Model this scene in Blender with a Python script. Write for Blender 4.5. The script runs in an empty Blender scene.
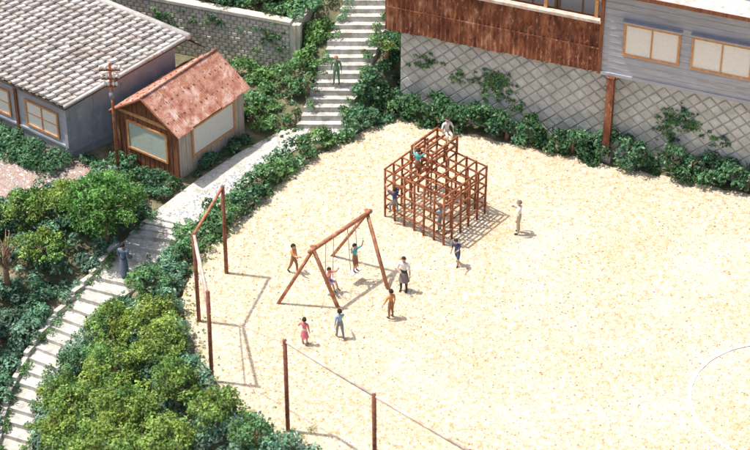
import bpy, math, random
import numpy as np
from mathutils import Vector, Matrix, Euler, noise
random.seed(7); rng=np.random.default_rng(7)
S=bpy.context.scene
# ---------------------------------------------------------------- materials
def nt(name):
    m=bpy.data.materials.new(name); m.use_nodes=True
    n=m.node_tree; b=n.nodes['Principled BSDF']; b.inputs['Roughness'].default_value=.85
    b.inputs['Specular IOR Level'].default_value=.25
    return m,n,b
def ramp(n,stops):
    r=n.nodes.new('ShaderNodeValToRGB'); e=r.color_ramp.elements
    while len(e)<len(stops): e.new(.5)
    for i,(p,c) in enumerate(stops): e[i].position=p; e[i].color=(*c,1)
    return r
def mat(name,stops,scale=4,detail=6,bump=.3,bscale=None,rough=.85,stretch=(1,1,1),speck=None,metal=0,bdist=.03):
    m,n,b=nt(name); L=n.links
    tc=n.nodes.new('ShaderNodeTexCoord'); mp=n.nodes.new('ShaderNodeMapping'); mp.inputs['Scale'].default_value=stretch
    L.new(tc.outputs['Object'],mp.inputs[0])
    t=n.nodes.new('ShaderNodeTexNoise'); t.inputs['Scale'].default_value=scale; t.inputs['Detail'].default_value=detail; t.inputs['Roughness'].default_value=.65
    L.new(mp.outputs[0],t.inputs['Vector'])
    r=ramp(n,stops); L.new(t.outputs['Fac'],r.inputs[0]); out=r.outputs[0]
    if speck:
        for sp in speck:
            sc,thr,col,amt=sp[:4]; wd=sp[4] if len(sp)>4 else .07
            t2=n.nodes.new('ShaderNodeTexNoise'); t2.inputs['Scale'].default_value=sc; t2.inputs['Detail'].default_value=3; t2.inputs['Roughness'].default_value=.7
            L.new(mp.outputs[0],t2.inputs['Vector'])
            r2=ramp(n,[(thr,(0,0,0)),(thr+wd,(amt,)*3)]); L.new(t2.outputs['Fac'],r2.inputs[0])
            mx=n.nodes.new('ShaderNodeMix'); mx.data_type='RGBA'
            L.new(r2.outputs[0],mx.inputs[0]); L.new(out,mx.inputs[6]); mx.inputs[7].default_value=(*col,1); out=mx.outputs[2]
    L.new(out,b.inputs['Base Color'])
    b.inputs['Roughness'].default_value=rough; b.inputs['Metallic'].default_value=metal
    if bump:
        t3=n.nodes.new('ShaderNodeTexNoise'); t3.inputs['Scale'].default_value=bscale or scale*4; t3.inputs['Detail'].default_value=5
        L.new(mp.outputs[0],t3.inputs['Vector'])
        bp=n.nodes.new('ShaderNodeBump'); bp.inputs['Strength'].default_value=bump; bp.inputs['Distance'].default_value=bdist
        L.new(t3.outputs['Fac'],bp.inputs['Height']); L.new(bp.outputs[0],b.inputs['Normal'])
    return m
def flat(name,c,v=.12,rough=.8,scale=9):
    a=tuple(max(0,x*(1-v)) for x in c); d=tuple(min(1,x*(1+v)) for x in c)
    return mat(name,[(.3,a),(.7,d)],scale=scale,bump=.15,rough=rough,bdist=.01)
def leafmat():
    m=bpy.data.materials.new('leaves'); m.use_nodes=True; n=m.node_tree; n.nodes.clear(); L=n.links
    o=n.nodes.new('ShaderNodeOutputMaterial'); a=n.nodes.new('ShaderNodeAttribute'); a.attribute_name='Col'
    d=n.nodes.new('ShaderNodeBsdfDiffuse'); t=n.nodes.new('ShaderNodeBsdfTranslucent'); x=n.nodes.new('ShaderNodeMixShader'); x.inputs[0].default_value=.3
    L.new(a.outputs['Color'],d.inputs[0]); L.new(a.outputs['Color'],t.inputs[0]); L.new(d.outputs[0],x.inputs[1]); L.new(t.outputs[0],x.inputs[2]); L.new(x.outputs[0],o.inputs[0])
    return m
LEAF=leafmat()
M={}
M['sand']=mat('playground_sand',[(.28,(.38,.26,.13)),(.40,(.56,.44,.27)),(.52,(.67,.58,.42)),(.72,(.80,.75,.62))],scale=4.2,detail=14,bump=1,bscale=13,
   speck=[(.22,.50,(.80,.76,.66),.38,.15),(.3,.56,(.60,.40,.20),.4,.12),(4.5,.56,(.60,.36,.16),.6),(8,.56,(.84,.81,.74),.8),(7,.61,(.52,.27,.10),.65),(13,.61,(.28,.17,.10),.6)],bdist=.07)
M['ground']=mat('soil',[(.3,(.09,.10,.05)),(.5,(.18,.17,.10)),(.7,(.36,.29,.2))],scale=1.5,bump=.8,bscale=12)
M['dirt']=mat('red_dirt',[(.3,(.28,.18,.14)),(.7,(.50,.38,.33))],scale=5,bump=.8,bscale=14,speck=[(14,.6,(.6,.5,.45),.7)])
M['gravel']=mat('path_gravel',[(.3,(.40,.39,.35)),(.6,(.68,.67,.64))],scale=6,bump=1,bscale=12,speck=[(8,.58,(.28,.26,.22),.7),(3,.60,(.52,.43,.27),.6),(1.5,.58,(.28,.31,.16),.5)])
M['conc']=mat('concrete',[(.3,(.36,.34,.30)),(.5,(.56,.54,.50)),(.7,(.72,.71,.68))],scale=3,bump=.6,speck=[(9,.60,(.26,.24,.19),.7),(2,.56,(.38,.36,.26),.5)])
M['stone']=mat('wall_stone',[(.3,(.42,.42,.40)),(.55,(.58,.58,.56)),(.75,(.72,.72,.70))],scale=2.2,bump=.6,bscale=14,speck=[(.9,.53,(.38,.37,.32),.5,.15),(5,.62,(.33,.30,.24),.5)])
M['joint']=flat('wall_joint',(.38,.38,.36))
M['cream']=mat('cream_stone',[(.3,(.54,.49,.39)),(.7,(.78,.74,.64))],scale=2,bump=.5,speck=[(1.2,.58,(.40,.38,.26),.5,.12)])
M['rust']=mat('rust_panel',[(.3,(.10,.035,.025)),(.48,(.22,.075,.04)),(.6,(.38,.16,.085)),(.76,(.64,.46,.36))],scale=2.0,detail=10,bump=.6,stretch=(1,1,.4),speck=[(9,.59,(.62,.42,.30),.6),(3,.57,(.07,.03,.025),.7),(1.3,.6,(.50,.21,.09),.6,.12)])
M['rustroof']=mat('rust_roof',[(.28,(.24,.08,.055)),(.45,(.42,.19,.13)),(.6,(.56,.33,.26)),(.78,(.74,.62,.56))],scale=2.6,detail=10,bump=.3,stretch=(1.2,.7,1),speck=[(7,.56,(.24,.08,.05),.65),(1.3,.52,(.72,.60,.54),.6,.14),(4,.60,(.50,.22,.10),.7),(11,.6,(.75,.66,.6),.6)])
M['bar']=mat('rusty_bar',[(.35,(.17,.05,.025)),(.6,(.40,.15,.07)),(.8,(.68,.40,.25))],scale=5,bump=.4,rough=.75,speck=[(4,.6,(.08,.03,.02),.6)])
M['swingbar']=mat('swing_bar',[(.3,(.26,.085,.045)),(.55,(.48,.22,.12)),(.75,(.72,.48,.36))],scale=5,bump=.4,rough=.75)
M['post']=mat('rusty_post',[(.35,(.15,.05,.035)),(.65,(.34,.14,.09))],scale=5,bump=.4)
M['rail']=mat('pale_rail',[(.35,(.50,.33,.25)),(.6,(.74,.65,.58)),(.8,(.8,.77,.74))],scale=3,bump=.3)
M['orange']=mat('orange_wood',[(.3,(.50,.22,.08)),(.7,(.72,.41,.20))],scale=6,bump=.3)
M['brown']=mat('brown_wood',[(.3,(.14,.05,.03)),(.7,(.36,.15,.08))],scale=4,bump=.4,stretch=(3,3,.5))
M['beige']=mat('beige_planks',[(.3,(.42,.35,.29)),(.7,(.64,.56,.48))],scale=3,bump=.4,stretch=(3,3,.5))
M['gray']=mat('gray_plaster',[(.3,(.35,.37,.42)),(.7,(.50,.52,.57))],scale=2,bump=.3,stretch=(1,1,.5),speck=[(3,.60,(.62,.62,.64),.6),(1,.57,(.30,.29,.29),.5)])
M['gray2']=mat('gray_planks',[(.3,(.35,.36,.41)),(.7,(.50,.51,.56))],scale=2,bump=.3,stretch=(.4,.4,3),speck=[(5,.59,(.62,.62,.65),.5),(1.2,.57,(.31,.29,.29),.55)])
M['pane']=flat('paper_pane',(.82,.80,.75),.06)
M['glass']=flat('dull_glass',(.50,.56,.50),.12,rough=.35)
M['tile']=mat('roof_tile',[(.28,(.36,.33,.30)),(.5,(.58,.55,.52)),(.75,(.80,.78,.76))],scale=1.4,detail=9,bump=.5,bscale=18,speck=[(4,.58,(.36,.27,.21),.7),(.8,.55,(.42,.34,.28),.5,.12)])
M['pan']=mat('pan_tile',[(.3,(.17,.13,.11)),(.7,(.37,.31,.27))],scale=3,bump=.5)
M['tilebed']=flat('roof_bed',(.12,.09,.075))
M['white']=flat('white_paint',(.8,.79,.77),.05)
M['chalk']=mat('chalk_line',[(.3,(.84,.82,.78)),(.6,(.88,.87,.86))],scale=8,bump=.3)
M['tan']=flat('tan_stone',(.55,.38,.2)); M['rusty_flake']=flat('rusty_flake',(.34,.19,.10))
M['bark']=mat('bark',[(.3,(.2,.11,.07)),(.7,(.42,.27,.18))],scale=8,bump=.6)
M['skin']=flat('skin',(.58,.36,.26),.05)
M['hair']=flat('hair',(.04,.028,.024))
M['dark']=flat('dark',(.03,.03,.03))
M['lip']=flat('lip',(.4,.13,.11))
M['chain']=flat('chain',(.5,.42,.36))
def cm(k,c):
    if k not in M: M[k]=flat(k,c,.15,scale=14)
    return k
for k,c in dict(c_white=(.78,.76,.73),c_khaki=(.48,.42,.32),c_navy=(.06,.09,.2),c_black=(.05,.05,.055),c_brown=(.34,.17,.09),c_orange=(.6,.26,.1),
    c_blue=(.3,.45,.6),c_gray=(.26,.27,.29),c_pink=(.7,.2,.25),c_teal=(.12,.45,.45),c_green=(.15,.26,.15),c_slate=(.17,.21,.3),c_skirt=(.22,.19,.18),c_cream=(.72,.65,.54),c_lilac=(.55,.4,.5)).items(): cm(k,c)
# ---------------------------------------------------------------- builder
class B:
    def __init__(s): s.v=[];s.f=[];s.m=[];s.mats=[];s.sm=[]
    def mi(s,k):
        if k not in s.mats: s.mats.append(k)
        return s.mats.index(k)
    def add(s,vs,fs,k,smooth=False):
        o=len(s.v); s.v+= [tuple(v) for v in vs]; i=s.mi(k)
        for f in fs: s.f.append([a+o for a in f]); s.m.append(i); s.sm.append(smooth)
    def box(s,x0,x1,y0,y1,z0,z1,k,T=None):
        vs=[(x,y,z) for z in (z0,z1) for (x,y) in ((x0,y0),(x1,y0),(x1,y1),(x0,y1))]
        if T: vs=[T(*v) for v in vs]
        s.add(vs,[(3,2,1,0),(4,5,6,7),(0,1,5,4),(1,2,6,5),(2,3,7,6),(3,0,4,7)],k)
    def prism(s,poly,z0,z1,k,kside=None):
        n=len(poly); a=sum(poly[i][0]*poly[(i+1)%n][1]-poly[(i+1)%n][0]*poly[i][1] for i in range(n))
        if a<0: poly=poly[::-1]
        g=lambda z,p:z(p[0],p[1]) if callable(z) else z
        vs=[(p[0],p[1],g(z0,p)) for p in poly]+[(p[0],p[1],g(z1,p)) for p in poly]
        s.add(vs,[tuple(range(n,2*n))],k)
        s.add(vs,[(i,(i+1)%n,n+(i+1)%n,n+i) for i in range(n)],kside or k)
    def tube(s,pts,rad,k,n=8,smooth=True,sq=(1,1)):
        pts=[Vector(p) for p in pts]
        if not hasattr(rad,'__len__'): rad=[rad]*len(pts)
        vs=[];up=None
        for i,p in enumerate(pts):
            d=(pts[min(i+1,len(pts)-1)]-pts[max(i-1,0)]).normalized()
            if up is None:
                up=d.orthogonal() if abs(d.z)>.9 else Vector((0,0,1))
            x=d.cross(up).normalized(); y=x.cross(d).normalized(); up=y
            for j in range(n):
                a=2*math.pi*(j+.5)/n; vs.append(p+x*math.cos(a)*rad[i]*sq[0]+y*math.sin(a)*rad[i]*sq[1])
        fs=[(i*n+j,i*n+(j+1)%n,(i+1)*n+(j+1)%n,(i+1)*n+j) for i in range(len(pts)-1) for j in range(n)]
        fs+= [tuple(range(n))[::-1],tuple(range((len(pts)-1)*n,len(pts)*n))]
        s.add(vs,fs,k,smooth)
    def ell(s,c,r,k,R=None,nu=10,nv=7,fn=None):
        vs=[];c=Vector(c)
        for i in range(nv+1):
            th=math.pi*i/nv
            for j in range(nu):
                a=2*math.pi*j/nu; q=Vector((math.sin(th)*math.cos(a),math.sin(th)*math.sin(a),math.cos(th)))
                if fn: q=fn(q)
                q=Vector((q.x*r[0],q.y*r[1],q.z*r[2]))
                if R is not None: q=R@q
                vs.append(c+q)
        fs=[(i*nu+j,(i+1)*nu+j,(i+1)*nu+(j+1)%nu,i*nu+(j+1)%nu) for i in range(nv) for j in range(nu)]
        s.add(vs,fs,k,True)
    def obj(s,name,parent=None,bevel=0):
        me=bpy.data.meshes.new(name); me.from_pydata(s.v,[],s.f)
        for k in s.mats: me.materials.append(M[k])
        me.polygons.foreach_set('material_index',s.m); me.polygons.foreach_set('use_smooth',s.sm); me.update()
        o=bpy.data.objects.new(name,me); S.collection.objects.link(o)
        if parent: o.parent=parent
        return o
def empty(name):
    o=bpy.data.objects.new(name,None); S.collection.objects.link(o); return o
def frame(ox,oy,ang,oz=0):
    c,s=math.cos(math.radians(ang)),math.sin(math.radians(ang))
    return lambda x,y,z:(ox+c*x-s*y, oy+s*x+c*y, oz+z)
def inpoly(x,y,poly):
    x=np.asarray(x,float);y=np.asarray(y,float); r=np.zeros(x.shape,bool); n=len(poly)
    for i in range(n):
        x1,y1=poly[i];x2,y2=poly[(i+1)%n]
        if y1==y2: continue
        c=((y1>y)!=(y2>y))&(x<(x2-x1)*(y-y1)/(y2-y1)+x1); r^=c
    return r
# ---------------------------------------------------------------- layout (metres)
PGL=[(.9,8.0),(.2,7.5),(-1.5,6.1),(-3.1,4.4),(-5,1.1),(-6.3,-1),(-7,-2.6),(-7.3,-5),(-6.8,-7.4),(-5.9,-10.1),(-4.5,-11.9),(-2.6,-13.6),(0,-16.0),(4,-19.5),(12,-27),(30,-40),(60,-40),(60,-16),(30,-3.9),(15.7,2.0),(11,3.8),(7.2,5.4)]
SL=[(-8.9,.9,0),(-9.8,-.2,-.25),(-11,-2.2,-.85),(-12.2,-3.9,-1.45),(-13.2,-5.5,-2.1),(-13.8,-7.5,-2.8),(-14,-9.6,-3.5),(-14,-12.4,-4.5)]
SR=[(-7.3,.1,0),(-7.8,-.7,-.25),(-9.3,-2.8,-.85),(-10.8,-4.7,-1.45),(-12.0,-6.2,-2.1),(-12.6,-8.0,-2.8),(-12.8,-10.1,-3.5),(-12.7,-13,-4.5)]
UL=lambda y:-3.3+(y-7.2)*.416
UR=lambda y:-1.3+(y-7.1)*.47
UZ=lambda y:(y-7.1)*.735
PATH=[(-8.9,.9),(-7.3,.1),(-7.0,.3),(-6.1,1.7),(-4.7,3.8),(-3.2,5.7),(-1.6,6.7),(-1.3,7.15),(-3.3,7.25),(-4.0,7.0),(-5.7,5.3),(-7.2,3.4)]
ctl=[(x,y,-.05) for x,y in PGL]
for A in (SL,SR):
    for i in range(len(A)-1):
        for t in (0,.33,.66): ctl.append(tuple(A[i][k]*(1-t)+A[i+1][k]*t-(.2 if k==2 else 0) for k in range(3)))
    for i in range(len(A)-1):
        B2=SR if A is SL else SL
        ctl.append(tuple(A[i][k]*.5+B2[i][k]*.5-(.3 if k==2 else 0) for k in range(3)))
for y in np.arange(7.3,20,.6): ctl+=[(UL(y)-.15,y,UZ(y)-.15),(UR(y)+.15,y,UZ(y)-.15)]
for x,y in PATH: ctl.append((x,y,-.05))
for x in np.arange(1,40,1.5): ctl.append((x,9.2-.41*x-.3,0))
for p in [(-10.6,5.1),(-8.1,3.2),(-5.6,6.9),(-12.6,4.9),(-16,7.5),(-14,3),(-17,4),(-12,2),(-20,6),(-25,10),(-8,8),(-7.5,6),(-10,1.8),(-15,1),(-18,0),(-22,2)]: ctl.append((*p,0))
for x in (-4.2,-6,-8,-11,-14,-18): ctl.append((x,10.3-.36*(x+3.7),.7))
ctl+=[(-4.5,8.4,.35),(-12.5,0,-.1),(-14,-2.2,-.6),(-16,-3,-.8),(-15.5,-6,-1.9),(-18,-8,-2.6),(-17,-11,-3.8),(-22,-14,-4.5),(-30,-25,-6),(-9,-7,-1.1),(-10,-10,-2.4),(-8,-12,-1.9),(-7,-15,-2.6),(-10,-18,-4),(-2,-20,-1.8),(3,-26,-3),(-8,-4,-.4),
 (-60,-60,-7),(0,-60,-5),(60,-60,-2),(-60,10,1),(-60,60,7),(0,60,10),(60,60,8),(60,0,0),(300,0,0),(-300,0,0),(0,300,12),(0,-300,-5)]
ctl=np.array(ctl)
def H(x,y):
    x=np.asarray(x,float);y=np.asarray(y,float)
    d=(x[...,None]-ctl[:,0])**2+(y[...,None]-ctl[:,1])**2+.02
    w=d**-1.8; h=(w*ctl[:,2]).sum(-1)/w.sum(-1)
    return np.where(inpoly(x,y,PGL),np.minimum(h,-.08),h)
def axis(lo,hi,st):
    a=list(np.arange(lo,hi+st/2,st)); s=st; x=a[-1]; L=[];
    while x<500: s*=1.5; x+=s; L.append(x)
    s=st; x=a[0]; K=[]
    while x>-500: s*=1.5; x-=s; K.append(x)
    return np.array(K[::-1]+a+L)
gx=axis(-24,26,.35); gy=axis(-24,26,.35); GX,GY=np.meshgrid(gx,gy); GZ=H(GX,GY)
GZ=GZ+np.where(np.abs(GZ+.08)>1e-6, (rng.random(GZ.shape)-.7)*.06,0)
nx,ny=len(gx),len(gy); idx=np.arange(nx*ny).reshape(ny,nx)
b=B(); b.add(np.stack([GX,GY,GZ],-1).reshape(-1,3).tolist(),np.stack([idx[:-1,:-1],idx[:-1,1:],idx[1:,1:],idx[1:,:-1]],-1).reshape(-1,4).tolist(),'ground',True); b.obj('ground')
poly=[]
for i in range(len(PGL)):
    p,q=Vector(PGL[i]),Vector(PGL[(i+1)%len(PGL)]); n=max(1,int((q-p).length/.35)) if max(abs(p.x),abs(p.y))<25 else 1
    for j in range(n):
        w=p.lerp(q,j/n); a=.12 if n>1 else 0
        poly.append((w.x+random.uniform(-a,a),w.y+random.uniform(-a,a)))
b=B(); b.prism(poly,-.5,.004,'sand'); b.obj('playground')
b=B(); b.prism(PATH,-.3,.012,'gravel'); b.obj('path')
DIRT=[(-20,2.0),(-16.5,1.2),(-13.2,2.6),(-11.5,3.6),(-12.3,4.8),(-17,6.8),(-20,9)]
b=B(); b.prism(DIRT,-.3,.02,'dirt'); b.obj('dirt_yard')
b=B(); cx,cy,R=14.7,-11.1,3.45; N=260
for i in range(N):
    a=2*math.pi*i/N; a2=2*math.pi*(i+1)/N
    w=.065+.02*noise.noise((i*.7,0,0)); w2=.065+.02*noise.noise(((i+1)*.7,0,0)); o=.03*noise.noise((i*.35,3,0)); o2=.03*noise.noise(((i+1)*.35,3,0))
    b.add([(cx+(R+o-w)*math.cos(a),cy+(R+o-w)*math.sin(a),.035),(cx+(R+o+w)*math.cos(a),cy+(R+o+w)*math.sin(a),.035),(cx+(R+o2+w2)*math.cos(a2),cy+(R+o2+w2)*math.sin(a2),.035),(cx+(R+o2-w2)*math.cos(a2),cy+(R+o2-w2)*math.sin(a2),.035)],[(0,1,2,3)],'chalk')
b.obj('chalk_circle')
# upper stairs
b=B(); y=7.15;i=0
while y<20:
    y2=y+.31; z=UZ(y)+.2; j=lambda:random.uniform(-.05,.05)
    b.prism([(UL(y)+j(),y),(UR(y)+j(),y),(UR(y2)+j(),y2),(UL(y2)+j(),y2)],z-1.1,z+random.uniform(-.02,.02),'conc'); y=y2
b.obj('upper_stairway')
# lower stairs
b=B(); n=27
def lerpL(A,t):
    t=t*(len(A)-1); i=min(int(t),len(A)-2); f=t-i; return [A[i][k]*(1-f)+A[i+1][k]*f for k in range(3)]
stepz=[]
for i in range(n):
    l0,l1,r0,r1=lerpL(SL,i/n),lerpL(SL,(i+1)/n),lerpL(SR,i/n),lerpL(SR,(i+1)/n); z=l1[2]+random.uniform(-.02,.02)+.05
    b.prism([l0[:2],r0[:2],r1[:2],l1[:2]],z-.7,z,'conc'); stepz.append(((l0[0]+l1[0]+r0[0]+r1[0])/4,(l0[1]+l1[1]+r0[1]+r1[1])/4,z))
for i in range(5,24):
    l0,l1=lerpL(SL,i/n),lerpL(SL,(i+1)/n)
    d=Vector((l1[0]-l0[0],l1[1]-l0[1])).normalized(); nrm=Vector((d.y,-d.x))*.2
    z=(l0[2]+l1[2])/2+.18
    b.prism([(l0[0],l0[1]),(l0[0]+nrm.x,l0[1]+nrm.y),(l1[0]+nrm.x,l1[1]+nrm.y),(l1[0],l1[1])],z-.8,z,'conc')
b.obj('lower_stairway')
# ---------------------------------------------------------------- retaining walls
def blocks(b,T,L,z0,z1,mode,k,cw,ch):
    if mode=='dia':
        rows=int((z1-z0)/ch)+2; g=.022
        for r in range(-1,rows*2):
            for c in range(-1,int(L/(2*cw))+2):
                cx=c*2*cw+(cw if r%2 else 0); cz=z0+r*ch
                q=[(cx-cw+g,cz),(cx,cz-ch+g),(cx+cw-g,cz),(cx,cz+ch-g)]
                q=[(min(max(a,0),L),min(max(c2,z0),z1)) for a,c2 in q]
                if max(p[0] for p in q)-min(p[0] for p in q)<.1 or max(p[1] for p in q)-min(p[1] for p in q)<.1: continue
                mx,mz=sum(p[0] for p in q)/4,sum(p[1] for p in q)/4; o=random.uniform(.02,.06)
                vs=[T(p[0],0.01,p[1]) for p in q]+[T(mx+(p[0]-mx)*.88,-o+random.uniform(-.008,.008),mz+(p[1]-mz)*.88) for p in q]
                b.add(vs,[(4,5,6),(4,6,7)]+[(i,(i+1)%4,4+(i+1)%4,4+i) for i in range(4)],k)
    else:
        r=0;z=z0
        while z<z1-.05:
            x=-(cw/2 if r%2 else 0)
            while x<L:
                x0,x1=max(0,x)+.015,min(L,x+cw)-.015; a,c2=z+.015,min(z1,z+ch)-.01; o=random.uniform(.02,.05)
                if x1-x0>.08: b.add([T(x0,.01,a),T(x1,.01,a),T(x1,.01,c2),T(x0,.01,c2),T(x0+.03,-o,a+.02),T(x1-.03,-o,a+.02),T(x1-.03,-o,c2-.02),T(x0+.03,-o,c2-.02)],[(4,5,6,7),(0,1,5,4),(1,2,6,5),(2,3,7,6),(3,0,4,7)],k)
                x+=cw
            z+=ch; r+=1
WA=-22.3
TW=frame(1.1,8.75,WA)
b=B(); b.box(0,40,0,.3,-.5,3.95,'joint',TW); blocks(b,TW,32,0,3.93,'dia','stone',.32,.29); b.box(-.05,40,-.08,.35,3.95,4.1,'conc',TW)
ra=math.degrees(math.atan2(1,.47)); TR=frame(1.1,8.75,ra)
b.box(.3,10,-.3,0,-.5,3.95,'joint',TR)
b.obj('stone_retaining_wall')
b=B(); b.prism([(1.25,9.05),(5.0,17.3),(9,30),(60,30),(60,-14)],-.4,3.9,'ground'); b.obj('upper_terrace')
TL=frame(-23.5,17.63,-19.8)
b=B(); b.box(0,21.05,0,.3,-.3,3.2,'joint',TL); blocks(b,TL,21.05,.1,3.18,'rect','cream',.3,.2); b.box(-.1,21.1,-.08,.35,3.2,3.34,'cream',TL)
b.box(21.08,21.5,.05,.3,.0,3.2,'cream',TL)
b.box(0,2.5,-.3,0,-.2,3.19,'cream',frame(-3.72,10.52,66))
b.obj('cream_retaining_wall')
b=B(); b.prism([(-3.75,10.8),(-2.6,13),(-.9,16),(3,30),(-60,30.9)],-.4,3.15,'ground'); b.obj('left_terrace')
# ---------------------------------------------------------------- foliage
def leaves(name,cl,n=70,ls=.075,parent=None,flatz=.85,wall=None):
    cl=np.array(cl,float); K=len(cl)   # x y z r  R G B
    nn=np.maximum(12,(n*(cl[:,3]/.3)**2)).astype(int); id=np.repeat(np.arange(K),nn); N=len(id)
    d=rng.normal(size=(N,3)); d/=np.linalg.norm(d,axis=1)[:,None]; d[:,2]=np.where(d[:,2]<-.35,-d[:,2],d[:,2])
    rr=cl[id,3]*(.62+.45*rng.random(N))*(1+.18*np.sin(d[:,0]*5+id)*np.cos(d[:,1]*4+id*1.7))
    c=cl[id,:3]+d*rr[:,None]*np.array([1,1,flatz])
    if wall is not None:
        p0,nm=wall; dist=(c-p0)@nm; c=c-np.outer(dist*(.65),nm)+np.outer(np.full(N,.06),nm)
    nm=d+rng.normal(size=(N,3))*.6+np.array([0,0,.3]); nm/=np.linalg.norm(nm,axis=1)[:,None]
    t=np.cross(nm,rng.normal(size=(N,3))); t/=np.linalg.norm(t,axis=1)[:,None]; u=np.cross(nm,t)
    s=(ls*(.5+.9*rng.random(N)))[:,None]
    V=np.stack([c-t*s,c-u*s*.6,c+t*s,c+u*s*.6],1).reshape(-1,3)
    col=cl[id,4:7]*(.6+.8*rng.random(N))[:,None]; col=np.clip(col+rng.normal(size=(N,3))*.014,.01,1)
    hi=rng.random(N)<.05; col[hi]=col[hi]*.5+np.array([.30,.34,.24])
    me=bpy.data.meshes.new(name); me.vertices.add(4*N); me.vertices.foreach_set('co',V.ravel().astype('f'))
    me.loops.add(4*N); me.loops.foreach_set('vertex_index',np.arange(4*N,dtype='i')); me.polygons.add(N); me.polygons.foreach_set('loop_start',np.arange(0,4*N,4,dtype='i'))
    me.update(calc_edges=True)
    a=me.color_attributes.new('Col','FLOAT_COLOR','POINT'); a.data.foreach_set('color',np.repeat(np.c_[col,np.ones(N)],4,0).ravel().astype('f'))
    me.materials.append(LEAF); o=bpy.data.objects.new(name,me); S.collection.objects.link(o)
    if parent: o.parent=parent
    return o
TEAL=(.13,.27,.16);MID=(.17,.31,.09);YEL=(.32,.41,.10);DK=(.08,.17,.07);BLU=(.24,.38,.29)
def tone(x,y,a,b2,sc=.5):
    f=noise.noise((x*sc,y*sc,3.1))*.9+.5+random.uniform(-.25,.25); f=min(1,max(0,f)); k=random.choice([random.uniform(.5,.85),random.uniform(.85,1.15),random.uniform(1.1,1.5)])
    return [ (a[i]*(1-f)+b2[i]*f)*k for i in range(3)]
def scatter(poly,dens,r0,r1,lift,ca,cb,zf=None,gap=0,nf=.9):
    P=np.array(poly); x0,y0=P.min(0);x1,y1=P.max(0); n=int((x1-x0)*(y1-y0)*dens)
    X=rng.uniform(x0,x1,n);Y=rng.uniform(y0,y1,n); k=inpoly(X,Y,poly); X,Y=X[k],Y[k]
    Z=H(X,Y) if zf is None else np.full(len(X),zf); out=[]
    for x,y,z in zip(X,Y,Z):
        g=noise.noise((x*.7,y*.7,9))
        if gap>0 and g<(gap-.5): continue
        r=random.uniform(r0,r1); out.append([x,y,max(z,-9)+lift*max(0,.5+1.1*noise.noise((x*nf,y*nf,1)))*random.uniform(.6,1)+r*.2,r]+tone(x,y,ca,cb))
    return out
hedge=[(-7.35,-.3),(-6.9,.2),(-6.0,1.6),(-4.6,3.7),(-3.1,5.5),(-1.5,6.5),(-1.0,7.3),(-.6,8.6),(1.0,8.55),(1.0,7.8),(.2,7.3),(-1.5,5.9),(-3.1,4.2),(-5.0,.9),(-6.3,-1.2),(-7.1,-2.7),(-7.5,-3.4),(-8.2,-1.5)]
leaves('playground_hedge',scatter(hedge,18,.12,.36,.85,TEAL,MID,nf=1.5))
r2=[(-7.9,-1.2),(-9.4,-3.0),(-10.9,-4.9),(-12.1,-6.4),(-12.5,-8.1),(-12.6,-10.2),(-12.5,-15),(-3.2,-16.5),(-1.6,-14.5),(-2.9,-13.4),(-4.8,-11.9),(-6.1,-10.1),(-7,-7.4),(-7.5,-5),(-7.3,-2.6)]
leaves('slope_shrubs',scatter(r2,10,.16,.42,.8,TEAL,BLU,nf=1.2))
r3=[(-9.2,.9),(-10.1,-.3),(-11.3,-2.3),(-12.5,-4),(-13.5,-5.6),(-14.1,-7.6),(-14.3,-12),(-20,-12),(-20,1.5),(-16.5,.8),(-13.2,2.2),(-11.3,3.4),(-10,2.6)]
leaves('left_slope_shrubs',scatter(r3,9,.16,.42,.75,TEAL,BLU,nf=1.3))
r5=[(-5.3,6.4),(-7.2,9.2),(-7.6,11.6),(-3.8,10.1),(-2.9,11.4),(-1.9,11.4),(-2.5,9.6),(-3.5,7.4),(-4.2,7.2),(-5.6,5.6)]
leaves('stair_shrubs',scatter(r5,15,.13,.34,.6,TEAL,MID,gap=.33,nf=1.3))
r6=[(.9,7.9),(1.2,8.5)]+[(x,9.05-.41*x) for x in (5,10,15,20,30)]+[(30,-4.1),(20,.15),(15.7,1.85),(11,3.6),(7.2,5.2),(4,6.6)]
leaves('wall_hedge',scatter(r6,21,.12,.4,1.3,DK,TEAL,nf=1.6))
r7=[(-.9,7.7),(1.0,8.5),(4.2,16),(3.0,16),(.2,9.7)]
leaves('stairside_bushes',scatter(r7,14,.18,.4,.9,TEAL,DK,nf=1.2))
r8=[(-3.8,10.9),(-2.9,11.0),(-1.9,12.2),(.6,18),(-14,24),(-22,22),(-22,17.7)]
leaves('terrace_shrubs',scatter(r8,6,.25,.5,.7,MID,TEAL,zf=3.2))
r4=[(-12.7,4.3),(-13.2,3.4),(-15.2,4.4),(-18,6.5),(-18,8.2),(-15.4,6.3)]
leaves('house_hedge',scatter(r4,15,.2,.42,.6,DK,TEAL))
r9=[(-10.8,4.9),(-8.1,2.9),(-7.4,3.5),(-5.7,5.6),(-5.2,6.3),(-5.4,6.5),(-7.4,3.9),(-8.3,2.0),(-9.4,1.4),(-10.6,2.9),(-12.2,4.5)]
leaves('shed_shrubs',scatter(r9,16,.13,.3,.4,TEAL,DK))
wd=[]
for k in range(330):
    i=random.choice(range(3,12)); p,q=Vector(PGL[i]),Vector(PGL[i+1]); w=p.lerp(q,random.random()); o=abs(random.gauss(0,.3))
    r=random.uniform(.03,.09); wd.append([w.x+o,w.y+o*.3,.01,r]+tone(w.x,w.y,YEL,MID))
wd+=[[-2.2,-12.6,.05,.2,*YEL],[-2.6,-12.9,.05,.16,*MID]]
leaves('weeds',wd,n=240,ls=.026)
ws=[]
for k in range(130):
    t=random.random(); a=lerpL(SL,t); c=lerpL(SR,t); f=random.choice([random.uniform(.02,.14),random.uniform(.75,.98)])
    ws.append([a[0]*(1-f)+c[0]*f,a[1]*(1-f)+c[1]*f,a[2]+.08,random.uniform(.06,.24)]+tone(a[0],a[1],TEAL,MID))
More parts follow.
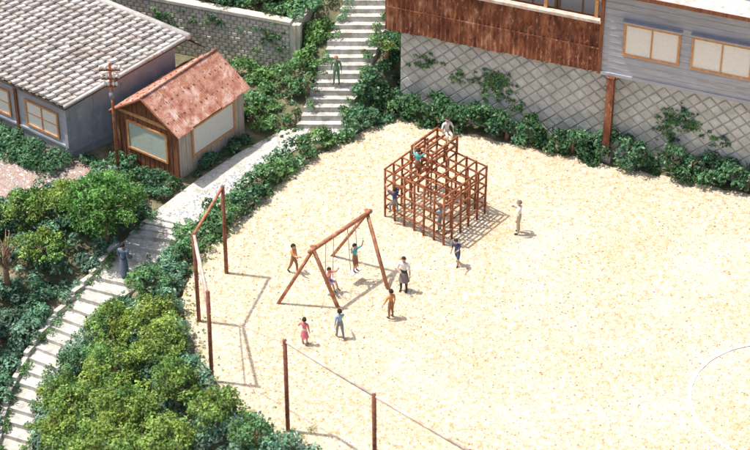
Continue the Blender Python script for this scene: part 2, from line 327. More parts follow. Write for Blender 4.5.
for k in range(120):
    y=random.uniform(7.3,15); x=random.choice([UL(y)+random.uniform(0,.4),UR(y)-random.uniform(0,.4)]); ws.append([x,y,UZ(y)+.2,random.uniform(.07,.24)]+tone(x,y,TEAL,MID))
for k in range(45):
    i=random.choice([2,3,4,8,9,10]); p,q=Vector(PATH[i]),Vector(PATH[i+1]); w=p.lerp(q,random.random()); ws.append([w.x+random.gauss(0,.15),w.y+random.gauss(0,.15),.03,random.uniform(.05,.16)]+tone(w.x,w.y,TEAL,MID))
leaves('stair_weeds',ws,ls=.05,n=110)
def ivy(name,T,ang,spots):
    cl=[]
    for (x,z,w,h,n) in spots:
        for k in range(n):
            a=random.gauss(0,.45)*w; c=random.gauss(0,.42)*h; p=T(x+a,-.08,z+c); cl.append([*p,random.uniform(.06,.2)]+tone(p[0]*3,p[2]*3,TEAL,MID,1))
    nm=np.array([math.sin(math.radians(ang)),-math.cos(math.radians(ang)),0]); p0=np.array(T(0,0,0))
    leaves(name,cl,n=110,ls=.05,wall=(p0,nm))
ivy('wall_ivy',TW,WA,[(1.2,2.6,.9,.5,24),(2.6,2.2,.5,.4,10),(4.4,2.4,1.1,.6,60),(5.3,1.5,.4,.8,16),(4.2,1.9,.8,.6,16),(12.2,2.4,1.1,.7,60),(13.8,1.9,.8,.4,14),(11.9,1.5,.6,.6,20)])
ivy('cream_wall_ivy',TL,-19.8,[(20.3,2.4,.7,.9,30),(17.5,2.7,1.3,.4,18),(15,2.2,1.2,.6,22),(12,2.6,1.2,.4,16)])
def tree(name,x,y,h,cr,ca,cb,n=42,z=None,bare=False,lean=0):
    z=float(H(np.array([x]),np.array([y]))[0]) if z is None else z
    E=empty(name); t=B(); top=Vector((x+lean,y,z+h*.75)); t.tube([(x,y,z-.2),(x+lean*.4,y,z+h*.35),top],[.11+.02*h,.08+.012*h,.03],'bark')
    cl=[]; c0=Vector((x+lean,y,z+h-cr*.8))
    for k in range(9):
        a=k*2.4+random.random(); s=Vector((x+lean*.4,y,z+h*random.uniform(.3,.6))); e=c0+Vector((math.cos(a)*cr*.7,math.sin(a)*cr*.7,random.uniform(-.2,.5)*cr)); m=s.lerp(e,.5)+Vector((0,0,.1))
        t.tube([s,m,e],[.05,.035,.012],'bark',n=5)
        if bare:
            for q in range(3): t.tube([m,m+Vector((random.uniform(-.4,.4),random.uniform(-.4,.4),random.uniform(.1,.5)))],[.02,.006],'bark',n=4)
    t.obj('trunk',E)
    if bare: n=6
    for k in range(n):
        d=Vector((random.gauss(0,1),random.gauss(0,1),random.gauss(0,1))).normalized(); d.z=abs(d.z) if random.random()<.75 else d.z
        q=c0+Vector((d.x*cr*.8,d.y*cr*.8,d.z*cr*.62))*random.uniform(.6,1.15); r=cr*random.uniform(.13,.31)
        cl.append([*q,r]+tone(q.x,q.y,ca,cb,.9))
    leaves('crown',cl,n=78,ls=.06 if not bare else .05,parent=E)
tree('round_tree',-10.7,-.6,3.2,1.65,MID,(.13,.33,.09),n=105)
for (x,y,h,cr,a,c) in [(-12.4,.4,1.8,1.0,YEL,MID),(-13.9,.2,1.7,1.05,YEL,MID),(-15.6,-.6,1.8,1.1,MID,YEL),(-13.1,-1.7,1.6,1.0,YEL,MID),(-15.3,-5.2,1.9,1.1,BLU,TEAL),(-16.0,-7.6,2,1.2,BLU,MID),(-15.4,-9.8,2,1.1,TEAL,MID),
   (-8.6,-4.4,1.7,.95,MID,TEAL),(-10.0,-4.9,1.3,.8,TEAL,MID),(-11.2,-6.9,1.5,.85,MID,TEAL),(-8.2,-6.3,2.0,1.1,YEL,MID),(-9.9,-6.3,2.1,1.2,MID,YEL),(-7.8,-8.4,2.1,1.15,YEL,MID),(-9.6,-8.4,2.3,1.3,YEL,MID),(-11.4,-8.8,2.2,1.1,MID,YEL),(-7.1,-10.6,2.0,1.15,MID,YEL),(-9.0,-10.6,2.6,1.35,YEL,MID),(-11.2,-10.9,2.6,1.3,YEL,MID),(-5.5,-12.3,1.7,1.05,MID,YEL),(-7.4,-12.8,2.5,1.3,YEL,MID),(-9.6,-13,3,1.4,YEL,MID),(-4.2,-13.6,1.6,.9,MID,TEAL),(-11.9,-13.4,3,1.3,MID,YEL)]:
    tree('shrub_tree',x,y,h,cr,a,c,n=58)
for (x,y,h,cr) in [(-4.6,12.2,2.0,1.1),(-6.8,12.9,1.7,1.2),(-9.5,14,1.9,1.2),(-3.0,13.4,2,1.1),(-12.4,15.2,1.8,1.2)]: tree('terrace_tree',x,y,h,cr,MID,TEAL,n=40,z=3.15)
tree('bare_tree',-14.3,-3.2,3.0,.9,YEL,MID,bare=True)
tree('bush',.5,9.6,1.6,.75,TEAL,MID,n=40); tree('bush',-2.9,8.4,1.1,.5,TEAL,DK,n=26)
for x,r in ((3.2,.5),(5.6,.42),(8.3,.5),(10.9,.45),(13.0,.5),(15.2,.45)): tree('bush',x,8.65-.41*x,r*2.2,r,DK,TEAL,n=26)
# ---------------------------------------------------------------- big tiled house
E=empty('tiled_roof_house')
E1=Vector((-12.7,4.3,2.8)); R1=Vector((-7.9,8.4,3.75)); A=Vector((-.79,.613,0)); U=(R1-E1); Ul=U.length; Ud=U/Ul
Nn=(-A).cross(Ud).normalized(); Nn=Nn if Nn.z>0 else -Nn
b=B(); RL=13
q=[E1,R1,R1+A*RL,E1+A*RL]; b.add(q+[p-Vector((0,0,.12)) for p in q],[(0,1,2,3),(7,6,5,4),(0,4,5,1),(1,5,6,2),(2,6,7,3),(3,7,4,0)],'tilebed')
bk=Ud.copy(); bk.z=0; bk.normalize(); q=[R1+Vector((0,0,-.01)),R1+bk*1.1-Vector((0,0,1.0)),R1+A*RL+bk*1.1-Vector((0,0,1.0)),R1+A*RL-Vector((0,0,.01))]; b.add(q,[(0,1,2,3)],'tilebed')
b.obj('roof_deck',E)
b=B(); tw=.40; rowl=.42; nr=int(Ul/rowl)+1; nc=int(RL/tw)
for r in range(nr):
    for c in range(nc):
        s0=r*Ul/nr; s1=s0+Ul/nr*1.02; o=E1+A*(c*tw+tw*.5+random.uniform(-.025,.025)); w=tw*.31; hgt=.13+random.uniform(-.03,.035)
        vs=[]
        for (s,l) in ((s0-.02+random.uniform(-.03,.03),.10),(min(s1,Ul),.0)):
            for j in range(5):
                a=math.pi*j/4; vs.append(o+Ud*s+A*(math.cos(a)*w)+Nn*(.01+l+math.sin(a)*hgt))
        b.add(vs,[(j,j+1,6+j,5+j) for j in range(4)]+[(0,1,2,3,4)],'tile')
        o2=o+A*tw*.5; z1,z2=.06,.012
        b.add([o2-A*tw*.22+Ud*s0+Nn*z1,o2+A*tw*.22+Ud*s0+Nn*z1,o2+A*tw*.22+Ud*min(s1,Ul)+Nn*z2,o2-A*tw*.22+Ud*min(s1,Ul)+Nn*z2,o2-A*tw*.22+Ud*s0,o2+A*tw*.22+Ud*s0],[(0,1,2,3),(0,4,5,1)],'pan')
b.tube([R1+Nn*.1-A*.1,R1+A*RL+Nn*.1],.15,'tile',n=8); b.tube([E1+Nn*.06,R1+Nn*.06],.09,'tile',n=6)
b.obj('roof_tiles',E)
b=B()
g0=Vector((E1.x,E1.y,0))+Vector((-.05,.5,0)); gd=Vector((U.x,U.y,0)).normalized(); ad=Vector((A.x,A.y,0)); gl=5.6
def rz(p):
    d=Vector((p.x-E1.x,p.y-E1.y,0))
    det=gd.x*ad.y-gd.y*ad.x; i=(d.x*ad.y-d.y*ad.x)/det; return E1.z-.13+ (i/Vector((U.x,U.y)).length)*U.z
p0=g0;p1=g0+gd*gl;p2=p1+ad*12;p3=g0+ad*12
for a,c,k in ((p0,p1,'gray'),(p3,p0,'gray2'),(p1,p2,'gray'),(p2,p3,'gray')):
    b.add([(a.x,a.y,-.1),(c.x,c.y,-.1),(c.x,c.y,rz(c)),(a.x,a.y,rz(a))],[(0,1,2,3)],k)
b.obj('walls',E)
fa=math.degrees(math.atan2(-A.y,-A.x)); TF=frame(p0.x,p0.y,fa)
def window(E,T,x0,x1,z0,z1,kf,kp,cols=2,rows=1,d=.07,name='window'):
    b=B(); b.box(x0,x1,-.03,.02,z0,z1,kp,T); w=.09
    b.box(x0-w,x1+w,-d,.0,z0-w,z0,kf,T); b.box(x0-w,x1+w,-d,.0,z1,z1+w,kf,T); b.box(x0-w,x0,-d+.003,.0,z0,z1,kf,T); b.box(x1,x1+w,-d+.003,.0,z0,z1,kf,T)
    for i in range(1,cols): x=x0+(x1-x0)*i/cols; b.box(x-.03,x+.03,-d+.01,-.02,z0,z1,kf,T)
    for i in range(1,rows): z=z0+(z1-z0)*i/rows; b.box(x0,x1,-d+.02,-.02,z-.02,z+.02,kf,T)
    b.obj(name,E)
window(E,TF,-2.3,-.55,.9,2.0,'orange','pane',2,2); window(E,TF,-5.6,-3.4,.9,2.0,'orange','pane',2,2)
b=B(); b.box(-.09,.09,-.09,.09,-.1,2.55,'gray2',TF); b.box(-12,-.1,-.06,-.0,.55,.65,'gray',TF); b.box(-3.0,-2.85,-.08,0,-.1,2.5,'brown',TF)
TG=frame(p0.x,p0.y,math.degrees(math.atan2(gd.y,gd.x)))
for x in (1.4,2.8,4.2): b.box(x-.04,x+.04,-.03,0,-.1,2.6,'gray2',TG)
b.box(.1,5.6,-.05,0,.3,.4,'gray2',TG)
b.obj('trim',E)
# ---------------------------------------------------------------- shed
E=empty('rusty_roof_shed'); T=frame(-10.6,5.0,-36); W,D,eh,ph=3.1,4.3,2.45,3.5
b=B(); z0=-.1
b.add([T(0,0,z0),T(W,0,z0),T(W,0,eh),T(W/2,0,ph),T(0,0,eh)],[(0,1,2,3,4)],'brown')
b.add([T(0,D,z0),T(W,D,z0),T(W,D,eh),T(W/2,D,ph),T(0,D,eh)],[(4,3,2,1,0)],'brown')
b.add([T(W,0,z0),T(W,D,z0),T(W,D,eh),T(W,0,eh)],[(0,1,2,3)],'beige'); b.add([T(0,0,z0),T(0,D,z0),T(0,D,eh),T(0,0,eh)],[(3,2,1,0)],'beige')
for i in range(13): 
    x=i*W/12; b.box(x-.018,x+.018,-.025,.01,z0,eh+ (ph-eh)*(1-abs(x-W/2)/(W/2))-.02,'brown',T)
for i in range(15):
    y=i*D/14; b.box(W-.01,W+.022,y-.018,y+.018,z0,eh-.02,'beige',T)
b.obj('walls',E)
b=B(); ov=.22; oe=.3
for sgn in (-1,1):
    sheets=5; slen=(D+2*ov)/sheets
    for sh in range(sheets):
        n=36; lift=.012*(sh%2); jy=random.uniform(-.05,.05); vs=[]
        for i in range(n+1):
            y=-ov+slen*sh+(slen+.03)*i/n; o=.013*math.sin(i*math.pi/2)+lift
            xe=W/2+sgn*(W/2+oe+jy); ze=ph-(ph-eh)*(W/2+oe+jy)/(W/2)
            vs+=[T(W/2,y,ph+.05+o),T(xe,y,ze+.05+o),T(xe,y,ze+.035+o),T(W/2,y,ph+.035+o)]
        fs=[]
        for i in range(n):
            a=4*i; fs+=[(a,a+1,a+5,a+4),(a+1,a+2,a+6,a+5),(a+2,a+3,a+7,a+6)]
        fs+=[(0,1,2,3),(4*n,4*n+3,4*n+2,4*n+1)]; b.add(vs,fs,'rustroof')
    # nail battens
    for f in (.33,.68):
        x=W/2+sgn*(W/2+oe)*f; z=ph-(ph-eh)*(W/2+oe)*f/(W/2)+.085
        for k in range(14):
            y=-.1+k*(D+.2)/13; b.box(x-.025,x+.025,y-.025,y+.025,z-.02,z+.008,'brown',T)
b.tube([T(W/2,-ov-.03,ph+.07),T(W/2,D+ov+.03,ph+.07)],.06,'rustroof',n=6)
b.obj('corrugated_roof',E)
b=B()
for sgn in (-1,1):
    pa=T(W/2,-ov,ph-.02); pb=T(W/2+sgn*(W/2+oe),-ov,ph-(ph-eh)*(W/2+oe)/(W/2)-.02); b.tube([pa,pb],.07,'brown',n=4)
b.box(-.08,.06,-.06,.06,z0,eh,'brown',T); b.box(W-.06,W+.08,-.06,.06,z0,eh,'brown',T); b.box(-.06,W+.06,-.07,-.0,eh-.12,eh+.02,'orange',T)
b.obj('trim',E)
window(E,T,.55,2.55,.75,1.95,'orange','glass',1,1)
Ts=frame(*T(W,0,0)[:2],54); window(E,Ts,1.0,3.6,.75,2.0,'orange','pane',1,1,d=.09,name='side_window')
# ---------------------------------------------------------------- upper-right building on the wall
E=empty('hillside_building'); o=TW(0,-.3,0); T=frame(o[0],o[1],WA)
b=B(); n=int(9.35/.05); vs=[]
for i in range(n+1):
    x=-.6+i*.05; y=.022*math.sin(i*math.pi/2)+(.02 if int(x/.93)%2 else 0); zb=4.0+.05*noise.noise((int(x/.93)*3.3,0,0))
    vs+=[T(x,y,zb),T(x,y+.012*noise.noise((x,5,0)),5.15),T(x,y,6.3)]
fs=[]
for i in range(n): a=3*i; fs+=[(a,a+3,a+4,a+1),(a+1,a+4,a+5,a+2)]
b.add(vs,fs,'rust'); b.box(-.6,8.75,.05,.12,4.02,6.3,'brown',T)
b.box(-.65,8.78,-.08,.2,6.3,6.42,'rail',T); b.box(-.6,8.75,.13,1.2,4.2,4.3,'rust',T); b.box(-.6,8.75,-.045,-.025,5.1,5.16,'rust',T); b.obj('rusty_balcony',E)
b=B(); b.box(-.6,8.75,1.3,5,4.0,9.5,'gray',T); b.box(8.8,26,0,5,4.12,8.6,'gray2',T)
for i in range(14): z=4.35+i*.3; b.box(8.82,26,-.012,.0,z-.008,z+.008,'gray',T)
b.box(8.74,8.9,-.06,.1,4.0,8.6,'brown',T); b.box(8.9,26,-.06,.0,3.98,4.12,'gray2',T)
b.obj('walls',E)
Tb=frame(*T(0,1.3,0)[:2],WA)
for i in range(4): window(E,Tb,.2+i*2.15,2.1+i*2.15,5.9,8.0,'orange','pane',2,2,name='veranda_window')
b=B()
for i in range(5): x=-.1+i*2.15; b.box(x-.07,x+.07,.15,.29,6.42,9.2,'orange',T)
b.box(-.6,8.7,.15,.29,7.2,7.32,'orange',T); b.obj('veranda_frame',E)
window(E,T,9.85,12.0,5.15,6.45,'orange','pane',2,1); window(E,T,12.65,14.95,5.15,6.45,'orange','pane',2,1); window(E,T,17,19.3,5.15,6.45,'orange','pane',2,1)
b=B(); 
for x0,x1 in ((9.7,12.15),(12.5,15.1),(16.85,19.45)): b.box(x0,x1,-.22,-.0,6.62,6.68,'gray',T)
b.add([T(8.5,-.7,8.2),T(26.5,-.7,8.2),T(26.5,2.8,9.9),T(8.5,2.8,9.9)],[(0,1,2,3)],'tile'); b.add([T(8.5,-.7,8.08),T(26.5,-.7,8.08),T(26.5,2.8,9.78),T(8.5,2.8,9.78)],[(3,2,1,0)],'brown')
b.box(8.5,26.5,-.74,-.7,8.05,8.22,'brown',T); b.box(-.8,8.48,.0,5.3,9.5,9.65,'tile',T); b.obj('roof',E)
b=B(); b.box(9.25,9.55,-.28,.02,-.1,4.0,'rust',T); b.box(9.15,9.65,-.32,.05,-.1,.25,'conc',T); b.obj('support_pillar',E)
# ---------------------------------------------------------------- climbing frame
Lc=Vector((.4,.6,0));da=Vector((2.3,-2.0,0));db=Vector((1.72,2.2,0)); nA,nB,nZ=6,5,5; hz=2.25; th=2.98
P=lambda i,j,z:Lc+da*(i/nA)+db*(j/nB)+Vector((0,0,z))
b=B()
wob=lambda p:p+Vector((random.uniform(-.02,.02),random.uniform(-.02,.02),0))
for i in range(nA+1):
    for j in range(nB+1):
        edge=i in(0,nA) or j in(0,nB)
        if edge or (i%2==1 and j in(2,4)) : b.tube([wob(P(i,j,-.1)),wob(P(i,j,hz+.03))],.048 if edge else .034,'bar',n=6)
for k in range(1,nZ+1):
    z=hz*k/nZ
    for j in range(nB+1):
        if j in(0,nB) or (k==nZ) or (k==3 and j in (2,4)): b.tube([wob(P(0,j,z)-da*.012),wob(P(nA,j,z+.0)+da*.012)],.040,'bar',n=6)
    for i in range(nA+1):
        if i in(0,nA) or (k==nZ) or (k==3 and i in (1,5)): b.tube([wob(P(i,0,z+.03)-db*.012),wob(P(i,nB,z+.03)+db*.012)],.040,'bar',n=6)
for i in (1,2,3):
    for j in (2,3.5,5):
        if i!=2 or j!=3.5: b.tube([P(i,j,hz),P(i,j,th+.05)],.05,'bar',n=6)
for z in (hz+.38,th):
    for j in (2,5): b.tube([P(.94,j,z),P(3.06,j,z)],.055,'bar',n=6)
    for i in (1,3): b.tube([P(i,1.95,z+.03),P(i,5.05,z+.03)],.055,'bar',n=6)
b.tube([P(2,2,th),P(2,5,th)],.05,'bar',n=6)
b.obj('jungle_gym')
# ---------------------------------------------------------------- swing set
b=B(); A0,A1=Vector((-2.3,-5.3,2.6)),Vector((-.3,-2.95,2.6)); bd=(A1-A0).normalized()
for ap,f1,f2 in ((A0,(-3.7,-5.2,-.05),(-1.4,-5.4,-.05)),(A1,(.5,-4.3,-.05),(-1.7,-2.1,-.05))):
    for f in (f1,f2):
        F=Vector(f); b.tube([F,ap+(ap-F).normalized()*.18],.08,'swingbar',n=4)
b.tube([A0-bd*.25,A1+bd*.25],.085,'swingbar',n=4)
seats=[]
for t,off in ((.30,Vector((-.05,.1,0))),(.70,Vector((.12,-.15,0)))):
    m=A0.lerp(A1,t); s=m+Vector((0,0,-2.1))+off
    for q in (-.22,.22): b.tube([m+bd*q,s+bd*q],.016,'chain',n=5)
    X=bd; Y=Vector((-bd.y,bd.x,0)); vs=[s+X*a+Y*c+Vector((0,0,z)) for z in (-.03,.02) for a,c in ((-.28,-.13),(.28,-.13),(.28,.13),(-.28,.13))]
    b.add(vs,[(3,2,1,0),(4,5,6,7),(0,1,5,4),(1,2,6,5),(2,3,7,6),(3,0,4,7)],'white'); seats.append(s)
b.obj('swing_set')
# ---------------------------------------------------------------- tall net posts and rails
PP=[(-5.75,-3.25),(-6.6,-6.3),(-5.9,-9.85),(-3.05,-12.6),(0,-15.5),(3.05,-18.3),(6.2,-21.2)]
b=B()
for x,y in PP: b.tube([(x,y,-.6),(x+random.uniform(-.04,.04),y,4.05)],.08,'post',n=6)
def rail(p,q,z0,z1,r,k): b.tube([(p[0],p[1],z0),((p[0]+q[0])/2,(p[1]+q[1])/2,(z0+z1)/2-.02),(q[0],q[1],z1)],r,k,n=5)
rail(PP[0],PP[1],4.0,4.0,.06,'swingbar'); rail(PP[1],PP[2],3.97,3.95,.06,'rail'); rail(PP[1],PP[2],3.65,2.9,.03,'rail')
rail(PP[2],PP[3],3.1,3.9,.014,'rail')
for i in (3,4,5): rail(PP[i],PP[i+1],3.98,3.98,.06,'rail')
b.obj('net_post_fence')
# ---------------------------------------------------------------- utility pole
b=B(); b.tube([(-10.5,2.9,-.2),(-10.5,2.9,5.75)],[.08,.055],'bar',n=8)
for z,w in ((5.5,.42),(5.1,.36),(4.75,.25)):
    b.box(-10.5-w,-10.5+w,2.80,2.86,z-.04,z+.04,'bar')
    for s in (-1,-.45,.45,1): b.tube([(-10.5+s*w*.9,2.83,z+.03),(-10.5+s*w*.9,2.83,z+.1),(-10.5+s*w*.9,2.83,z+.2)],[.04,.065,.04],'white',n=7)
b.tube([(-10.5,2.78,4.2),(-10.5,2.78,4.5)],.1,'c_gray',n=8); b.obj('utility_pole')
# ---------------------------------------------------------------- pebbles
N=30000; X=rng.uniform(-8,17,N);Y=rng.uniform(-17,8,N); k=inpoly(X,Y,PGL); X,Y=X[k],Y[k]; b=B(); pal=['chalk','tan','rusty_flake','sand','conc']
for x,y in zip(X,Y):
    g=noise.noise((x*.35,y*.35,4))
    r=random.uniform(.02,.065); a=random.random()*6; k=random.choices(pal,[4.5+4*g,2.4-2*g,1.0,3,.7])[0]; e=random.uniform(.5,1)
    b.add([(x+r*math.cos(a+q*1.57)*(e if q%2 else 1),y+r*math.sin(a+q*1.57)*(e if q%2 else 1),.0) for q in range(4)]+[(x+r*.2,y,.005+min(.028,r*random.uniform(.35,.8)))],[(0,1,4),(1,2,4),(2,3,4),(3,0,4)],k)
b.obj('gravel')
b=B()
for k in range(2600):
    if random.random()<.7: y=random.uniform(.2,7.2); t=y/7.2; x=-8+6*t+random.uniform(-1,1.4); z=.012
    else: x=random.uniform(-17,-12);y=random.uniform(1.5,5); z=.02
    if z==.012 and not inpoly([x],[y],PATH)[0]: continue
    if z==.02 and not inpoly([x],[y],DIRT)[0]: continue
    r=random.uniform(.03,.08); a=random.random()*6
    b.add([(x+r*math.cos(a+q*1.57),y+r*math.sin(a+q*1.57),z) for q in range(4)]+[(x,y,z+r*.8)],[(0,1,4),(1,2,4),(2,3,4),(3,0,4)],random.choice(['conc','white','gray']))
b.obj('path_stones')
# ---------------------------------------------------------------- people
def person(name,pos,h,head,top,bot,arms=None,legs=None,lean=(0,0),shoe='c_black',sleeve='short',skirt=None,hair='hair',hat=None,child=False,bare_leg=False,seat=False,robe=None,pack=None):
    """figure faces local +y; arms/legs = [(upper_dir, lower_dir) left,right]"""
    V=Vector; arms=arms or [((-.25,.02,-1),(-.12,.18,-1)),((.25,.02,-1),(.12,.18,-1))]; legs=legs or [((-.06,.05,-1),(-.02,-.06,-1)),((.06,.1,-1),(.02,-.12,-1))]
    hk=1.22 if child else 1.0
    ld=V((lean[0],lean[1],1)).normalized()
    pel=V((0,0,0)); sp=ld*.10*h; ch=ld*.21*h; nb=ld*.29*h; nt_=nb+(ld+V((0,.12,0))).normalized()*.045*h
    verts=[pel,sp,ch,nb,nt_]; rad=[(.078,.06),(.068,.05),(.085,.055),(.05,.045),(.032,.032)]; edges=[(0,1),(1,2),(2,3),(3,4)]; bone=[('b',0,1),('t',1,2),('t',2,3),('s',3,4)]
    ends=[]
    for sd in (0,1):
        sx=-1 if sd==0 else 1
        sh=ch+V((sx*.105*h,0,.055*h)); u=V(arms[sd][0]).normalized(); l=V(arms[sd][1]).normalized()
        el=sh+u*.165*h; wr=el+l*.14*h; i=len(verts); verts+=[sh,sh+u*.08*h,el,wr]; rad+=[(.042,.042),(.036,.036),(.027,.027),(.02,.02)]
        edges+=[(2,i),(i,i+1),(i+1,i+2),(i+2,i+3)]; bone+=[('t',2,i),('t',i,i+1),('t' if sleeve!='none' else 's',i+1,i+2),('t' if sleeve=='long' else 's',i+2,i+3)]; ends.append((wr,l,sx))
    for sd in (0,1):
        sx=-1 if sd==0 else 1
        hp=V((sx*.05*h,0,-.02*h)); u=V(legs[sd][0]).normalized(); l=V(legs[sd][1]).normalized()
        kn=hp+u*.235*h; an=kn+l*.225*h; i=len(verts); toe=an+V((sx*.01*h,.10*h,-.028*h)); verts+=[hp,kn,an,toe]; rad+=[(.06,.06),(.042,.042),(.026,.026),(.022,.018)]
        edges+=[(0,i),(i,i+1),(i+1,i+2),(i+2,i+3)]; bone+=[('b',0,i),('b',i,i+1),('s' if bare_leg else 'b',i+1,i+2),('f',i+2,i+3)]
    me=bpy.data.meshes.new('tmp'); me.from_pydata([tuple(v) for v in verts],edges,[]); ob=bpy.data.objects.new('tmp',me); S.collection.objects.link(ob)
    md=ob.modifiers.new('s','SKIN'); 
    for i,sv in enumerate(me.skin_vertices[0].data): sv.radius=(rad[i][0]*h,rad[i][1]*h); sv.use_root=(i==0)
    md2=ob.modifiers.new('ss','SUBSURF'); md2.levels=1; md2.render_levels=1
    dg=bpy.context.evaluated_depsgraph_get(); ev=ob.evaluated_get(dg); em=ev.to_mesh()
    vs=[v.co.copy() for v in em.vertices]; fs=[tuple(p.vertices) for p in em.polygons]; ev.to_mesh_clear(); bpy.data.objects.remove(ob)
    b=B(); kk={'t':top,'b':bot,'s':'skin','f':shoe}; groups={}
    for f in fs:
        c=sum((vs[i] for i in f),V())/len(f); best=None
        for (k,i,j) in bone:
            a,d=verts[i],verts[j]-verts[i]; t=max(0,min(1,(c-a).dot(d)/max(d.length_squared,1e-9))); q=(c-a-d*t).length-.5*(rad[i][0]*(1-t)+rad[j][0]*t)*h
            if best is None or q<best[0]: best=(q,k)
        groups.setdefault(best[1],[]).append(f)
    for k,fl in groups.items():
        used=sorted({i for f in fl for i in f}); mp={u:n for n,u in enumerate(used)}
        b.add([vs[i] for i in used],[tuple(mp[i] for i in f) for f in fl],kk[k],True)
    for (wr,l,sx) in ends:
        side=V((0,1,0)) if abs(l.y)<.8 else V((0,0,1)); side=(side-l*side.dot(l)).normalized(); nrm=l.cross(side).normalized(); s=h*hk**.3
        pc=wr+l*.028*s; R=Matrix((side,nrm,l)).transposed(); b.ell(pc,(.024*s,.011*s,.032*s),'skin',R=R,nu=8,nv=6)
        inn=nrm if nrm.x*sx<0 else -nrm
        for q,(o,ln) in enumerate(((-.017,.034),(-.006,.043),(.006,.046),(.017,.041))):
            a=pc+side*o*s+l*.022*s; b.tube([a,a+l*ln*.5*s+inn*.003*s,a+l*ln*.85*s+inn*.014*s],[.0062*s,.0055*s,.004*s],'skin',n=5)
        a=pc+side*.02*s-l*.008*s; b.tube([a,a+side*.014*s+l*.016*s,a+side*.014*s+l*.034*s+inn*.008*s],[.0075*s,.0065*s,.005*s],'skin',n=5)
    hr=h*.067*hk; hc=nt_+V((0,.01*h,.0))+ (ld+V((0,0,.5))).normalized()*hr*.85; R=Euler((math.radians(head[0]),0,math.radians(head[1]))).to_matrix()
    def hf(q):
        q=q.copy()
        if q.z<0: q.x*=1-.35*abs(q.z)**1.3; q.y=q.y*(1-.15*abs(q.z))+.06*abs(q.z)
        if q.y>.75 and abs(q.x)<.25 and -.35<q.z<.2: q.y+=.2
        return q
    b.ell(hc,(hr*.78,hr*.92,hr*1.08),'skin',R=R,nu=16,nv=12,fn=hf)
    def hair_f(q):
        q=q.copy()
        if q.y>.1 and q.z<.42: q=q*.86
        if q.z<-.45: q=q*.8
        return q
    b.ell(hc+R@V((0,-.06,.07))*hr,(hr*.86,hr*1.0,hr*1.10),hair,R=R,nu=16,nv=12,fn=hair_f)
    for sx in (-1,1):
        b.ell(hc+R@V((sx*.28,.86,.05))*hr,(.09*hr,.06*hr,.07*hr),'dark',R=R,nu=6,nv=4); b.ell(hc+R@V((sx*.80,-.02,-.05))*hr,(.09*hr,.17*hr,.24*hr),'skin',R=R,nu=6,nv=5)
    b.ell(hc+R@V((0,.84,-.48))*hr,(.22*hr,.06*hr,.05*hr),'lip',R=R,nu=6,nv=4)
    if hat: b.ell(hc+R@V((0,0,.45))*hr,(hr*.95,hr*1.05,hr*.75),hat,R=R,nu=14,nv=8); b.ell(hc+R@V((0,.5,.42))*hr,(hr*.85,hr*.95,hr*.08),hat,R=R,nu=12,nv=4)
    if skirt or robe:
        ln=.26*h if skirt else .47*h; r1=.135*h if skirt else .115*h; vs2=[];n=16
        for i,(t,r) in enumerate(((0.0,.078*h),(.3,.1*h),(.7,.115*h if skirt else .105*h),(1,r1))):
            for j in range(n):
                a=2*math.pi*j/n; w=1+(.06*math.sin(a*6) if i>1 else 0); vs2.append((math.cos(a)*r*w,math.sin(a)*r*w*.85,.03*h-ln*t))
        b.add(vs2,[(i*n+j,i*n+(j+1)%n,(i+1)*n+(j+1)%n,(i+1)*n+j) for i in range(3) for j in range(n)],skirt or robe,True)
    if robe:
        for (wr,l,sx) in ends: el=wr-l*.14*h; b.tube([el,wr-l*.02*h],[.035*h,.065*h],robe,n=10)
        b.tube([ (0,0,.035*h),(0,0,.075*h)],.088*h,'c_black',n=14,sq=(1,.8))
    if pack: b.ell(ch+V((0,-.095*h,-.01*h)),(.075*h,.05*h,.1*h),pack,nu=10,nv=8)
    o=b.obj(name); zmin=min(v[2] for v in b.v)
    if seat: o.location=(pos[0],pos[1],pos[2]+.06*h)
    else: o.location=(pos[0],pos[1],pos[2]-zmin)
    o.rotation_euler[2]=math.radians(pos[3]); return o
hold=lambda s:((s*.3,.5,.1),(s*.05,.5,.9)); fwd=lambda s:((s*.2,.8,-.5),(s*.0,1,.2)); dn=lambda s:((s*.22,.0,-1),(s*.1,.2,-1))
walk=[((-.05,.35,-1),(-.0,.02,-1)),((.05,-.25,-1),(.0,-.55,-1))]
person('standing_woman',(5.7,-.6,.004,75),1.62,(0,10),'c_white','c_khaki',arms=[dn(-1),((.35,.1,-.9),(-.2,.9,.3))],hair='c_skirt')
person('walking_boy',(3.2,-2.7,.004,150),1.35,(-8,0),'c_navy','c_navy',arms=[fwd(-1),dn(1)],legs=walk,lean=(0,.3),child=True,bare_leg=True,pack='c_blue')
person('standing_mother',(1.1,-4.4,.004,-200),1.64,(-5,20),'c_white','c_black',arms=[dn(-1),((.3,.3,-.9),(-.6,.6,.1))],skirt='c_skirt')
person('boy_in_brown',(.6,-6.1,.004,40),1.32,(0,20),'c_orange','c_brown',child=True,arms=[((-.5,.1,-.8),(-.3,.3,-.8)),dn(1)])
person('boy_in_blue',(-1.3,-7.3,.004,20),1.32,(0,0),'c_blue','c_gray',child=True,legs=walk,arms=[((-.3,-.4,-1),(-.1,.1,-1)),fwd(1)])
person('girl_in_pink',(-2.6,-7.7,.004,-20),1.22,(0,10),'c_pink','c_cream',child=True,skirt='c_pink',arms=[((-.5,.2,-.7),(-.2,.5,-.5)),dn(1)],bare_leg=True)
person('child_by_swings',(-3.15,-3.2,.004,-120),1.35,(0,0),'c_orange','c_brown',child=True,arms=[dn(-1),fwd(1)],legs=walk)
fa=math.degrees(math.atan2(bd.y,bd.x))
sit=[((-.1,1,-.05),(-.05,.3,-1)),((.1,1,-.05),(.05,.3,-1))]
person('girl_on_swing',(seats[0].x,seats[0].y,seats[0].z+.02,fa+180),1.2,(-5,0),'c_pink','c_lilac',child=True,arms=[hold(-1),hold(1)],legs=sit,seat=True,bare_leg=True)
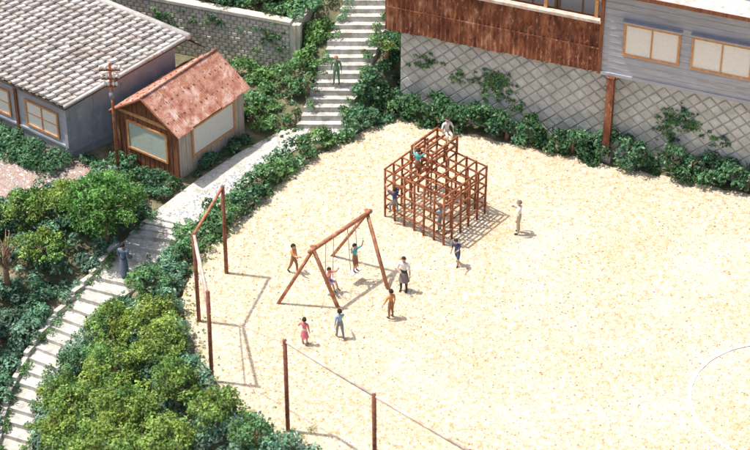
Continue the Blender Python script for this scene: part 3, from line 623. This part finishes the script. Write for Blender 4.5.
person('boy_standing_on_swing',(seats[1].x,seats[1].y,seats[1].z+.02,fa+180),1.28,(0,0),'c_teal','c_brown',child=True,arms=[((-.5,.3,.2),(-.1,.2,1)),((.5,.3,.2),(.1,.2,1))],legs=[((-.03,.25,-1),(0,-.25,-1)),((.03,.25,-1),(0,-.25,-1))],bare_leg=True)
pt=P(2,4.95,th+.05); person('boy_on_top',(pt.x,pt.y,pt.z,200),1.35,(-8,0),'c_white','c_cream',child=True,arms=[((-.4,.3,-.8),(.1,.5,-.8)),((.4,.3,-.8),(-.1,.5,-.8))],legs=sit,seat=True)
pt=P(2,1.5,hz-.33); person('boy_in_teal',(pt.x,pt.y,pt.z,-20),1.3,(-15,0),'c_teal','c_brown',child=True,arms=[hold(-1),hold(1)],legs=[((-.05,.3,-1),(0,-.3,-1)),((.05,.6,-.8),(.0,-.4,-1))],lean=(0,.15))
pt=P(1.2,-.22,.5); person('boy_climbing',(pt.x,pt.y-.05,pt.z,30),1.3,(10,0),'c_navy','c_gray',child=True,arms=[((-.4,.6,.4),(0,.6,.8)),((.4,.7,.1),(0,.7,.5))],legs=[((-.2,.5,-.8),(0,-.2,-1)),((.3,.3,-.9),(0,-.2,-1))])
mz=min(stepz,key=lambda s:(s[0]+10.1)**2+(s[1]+2.7)**2)
person('man_in_kimono',(mz[0]+.25,mz[1]-.02,mz[2],-25),1.68,(-5,10),'c_slate','c_slate',robe='c_slate',sleeve='long',arms=[((-.3,.1,-1),(.3,.7,-.5)),((.3,.1,-1),(-.3,.7,-.5))])
person('man_on_stairs',(-1.65,8.7,1.32,170),1.4,(0,0),'c_green','c_green',sleeve='long',hat='c_brown',legs=[((-.08,.1,-1),(-.05,-.1,-1)),((.1,.2,-1),(.02,-.1,-1))])
person('girl_in_frame',(P(4.6,1.2,0).x,P(4.6,1.2,0).y,.004,60),1.25,(0,0),'c_blue','c_gray',child=True,arms=[hold(-1),hold(1)])
# ---------------------------------------------------------------- light, camera
Ls=Vector((-.42,.08,1.0)).normalized()
w=bpy.data.worlds.new('World'); S.world=w; w.use_nodes=True; n=w.node_tree; bg=n.nodes['Background']; sk=n.nodes.new('ShaderNodeTexSky'); sk.sky_type='NISHITA'; sk.sun_disc=False
sk.sun_elevation=math.asin(Ls.z); sk.sun_rotation=math.atan2(Ls.x,Ls.y); sk.dust_density=5; n.links.new(sk.outputs[0],bg.inputs[0]); bg.inputs[1].default_value=.15
l=bpy.data.lights.new('sun','SUN'); l.energy=4.5; l.angle=math.radians(1); l.color=(1,.955,.88); lo=bpy.data.objects.new('sun',l); S.collection.objects.link(lo); lo.rotation_euler=Ls.to_track_quat('Z','Y').to_euler()
cd=bpy.data.cameras.new('camera'); cam=bpy.data.objects.new('camera',cd); S.collection.objects.link(cam); S.camera=cam
cd.sensor_fit='HORIZONTAL'; cd.angle=math.radians(20); cd.clip_end=2000; cd.clip_start=1
cd.dof.use_dof=True; cd.dof.focus_distance=84; cd.dof.aperture_fstop=.4
cam.location=(0,-69.63,48.75); cam.rotation_euler=(math.radians(55),0,0)
S.view_settings.view_transform='Standard'; S.view_settings.look='None'; S.view_settings.exposure=0
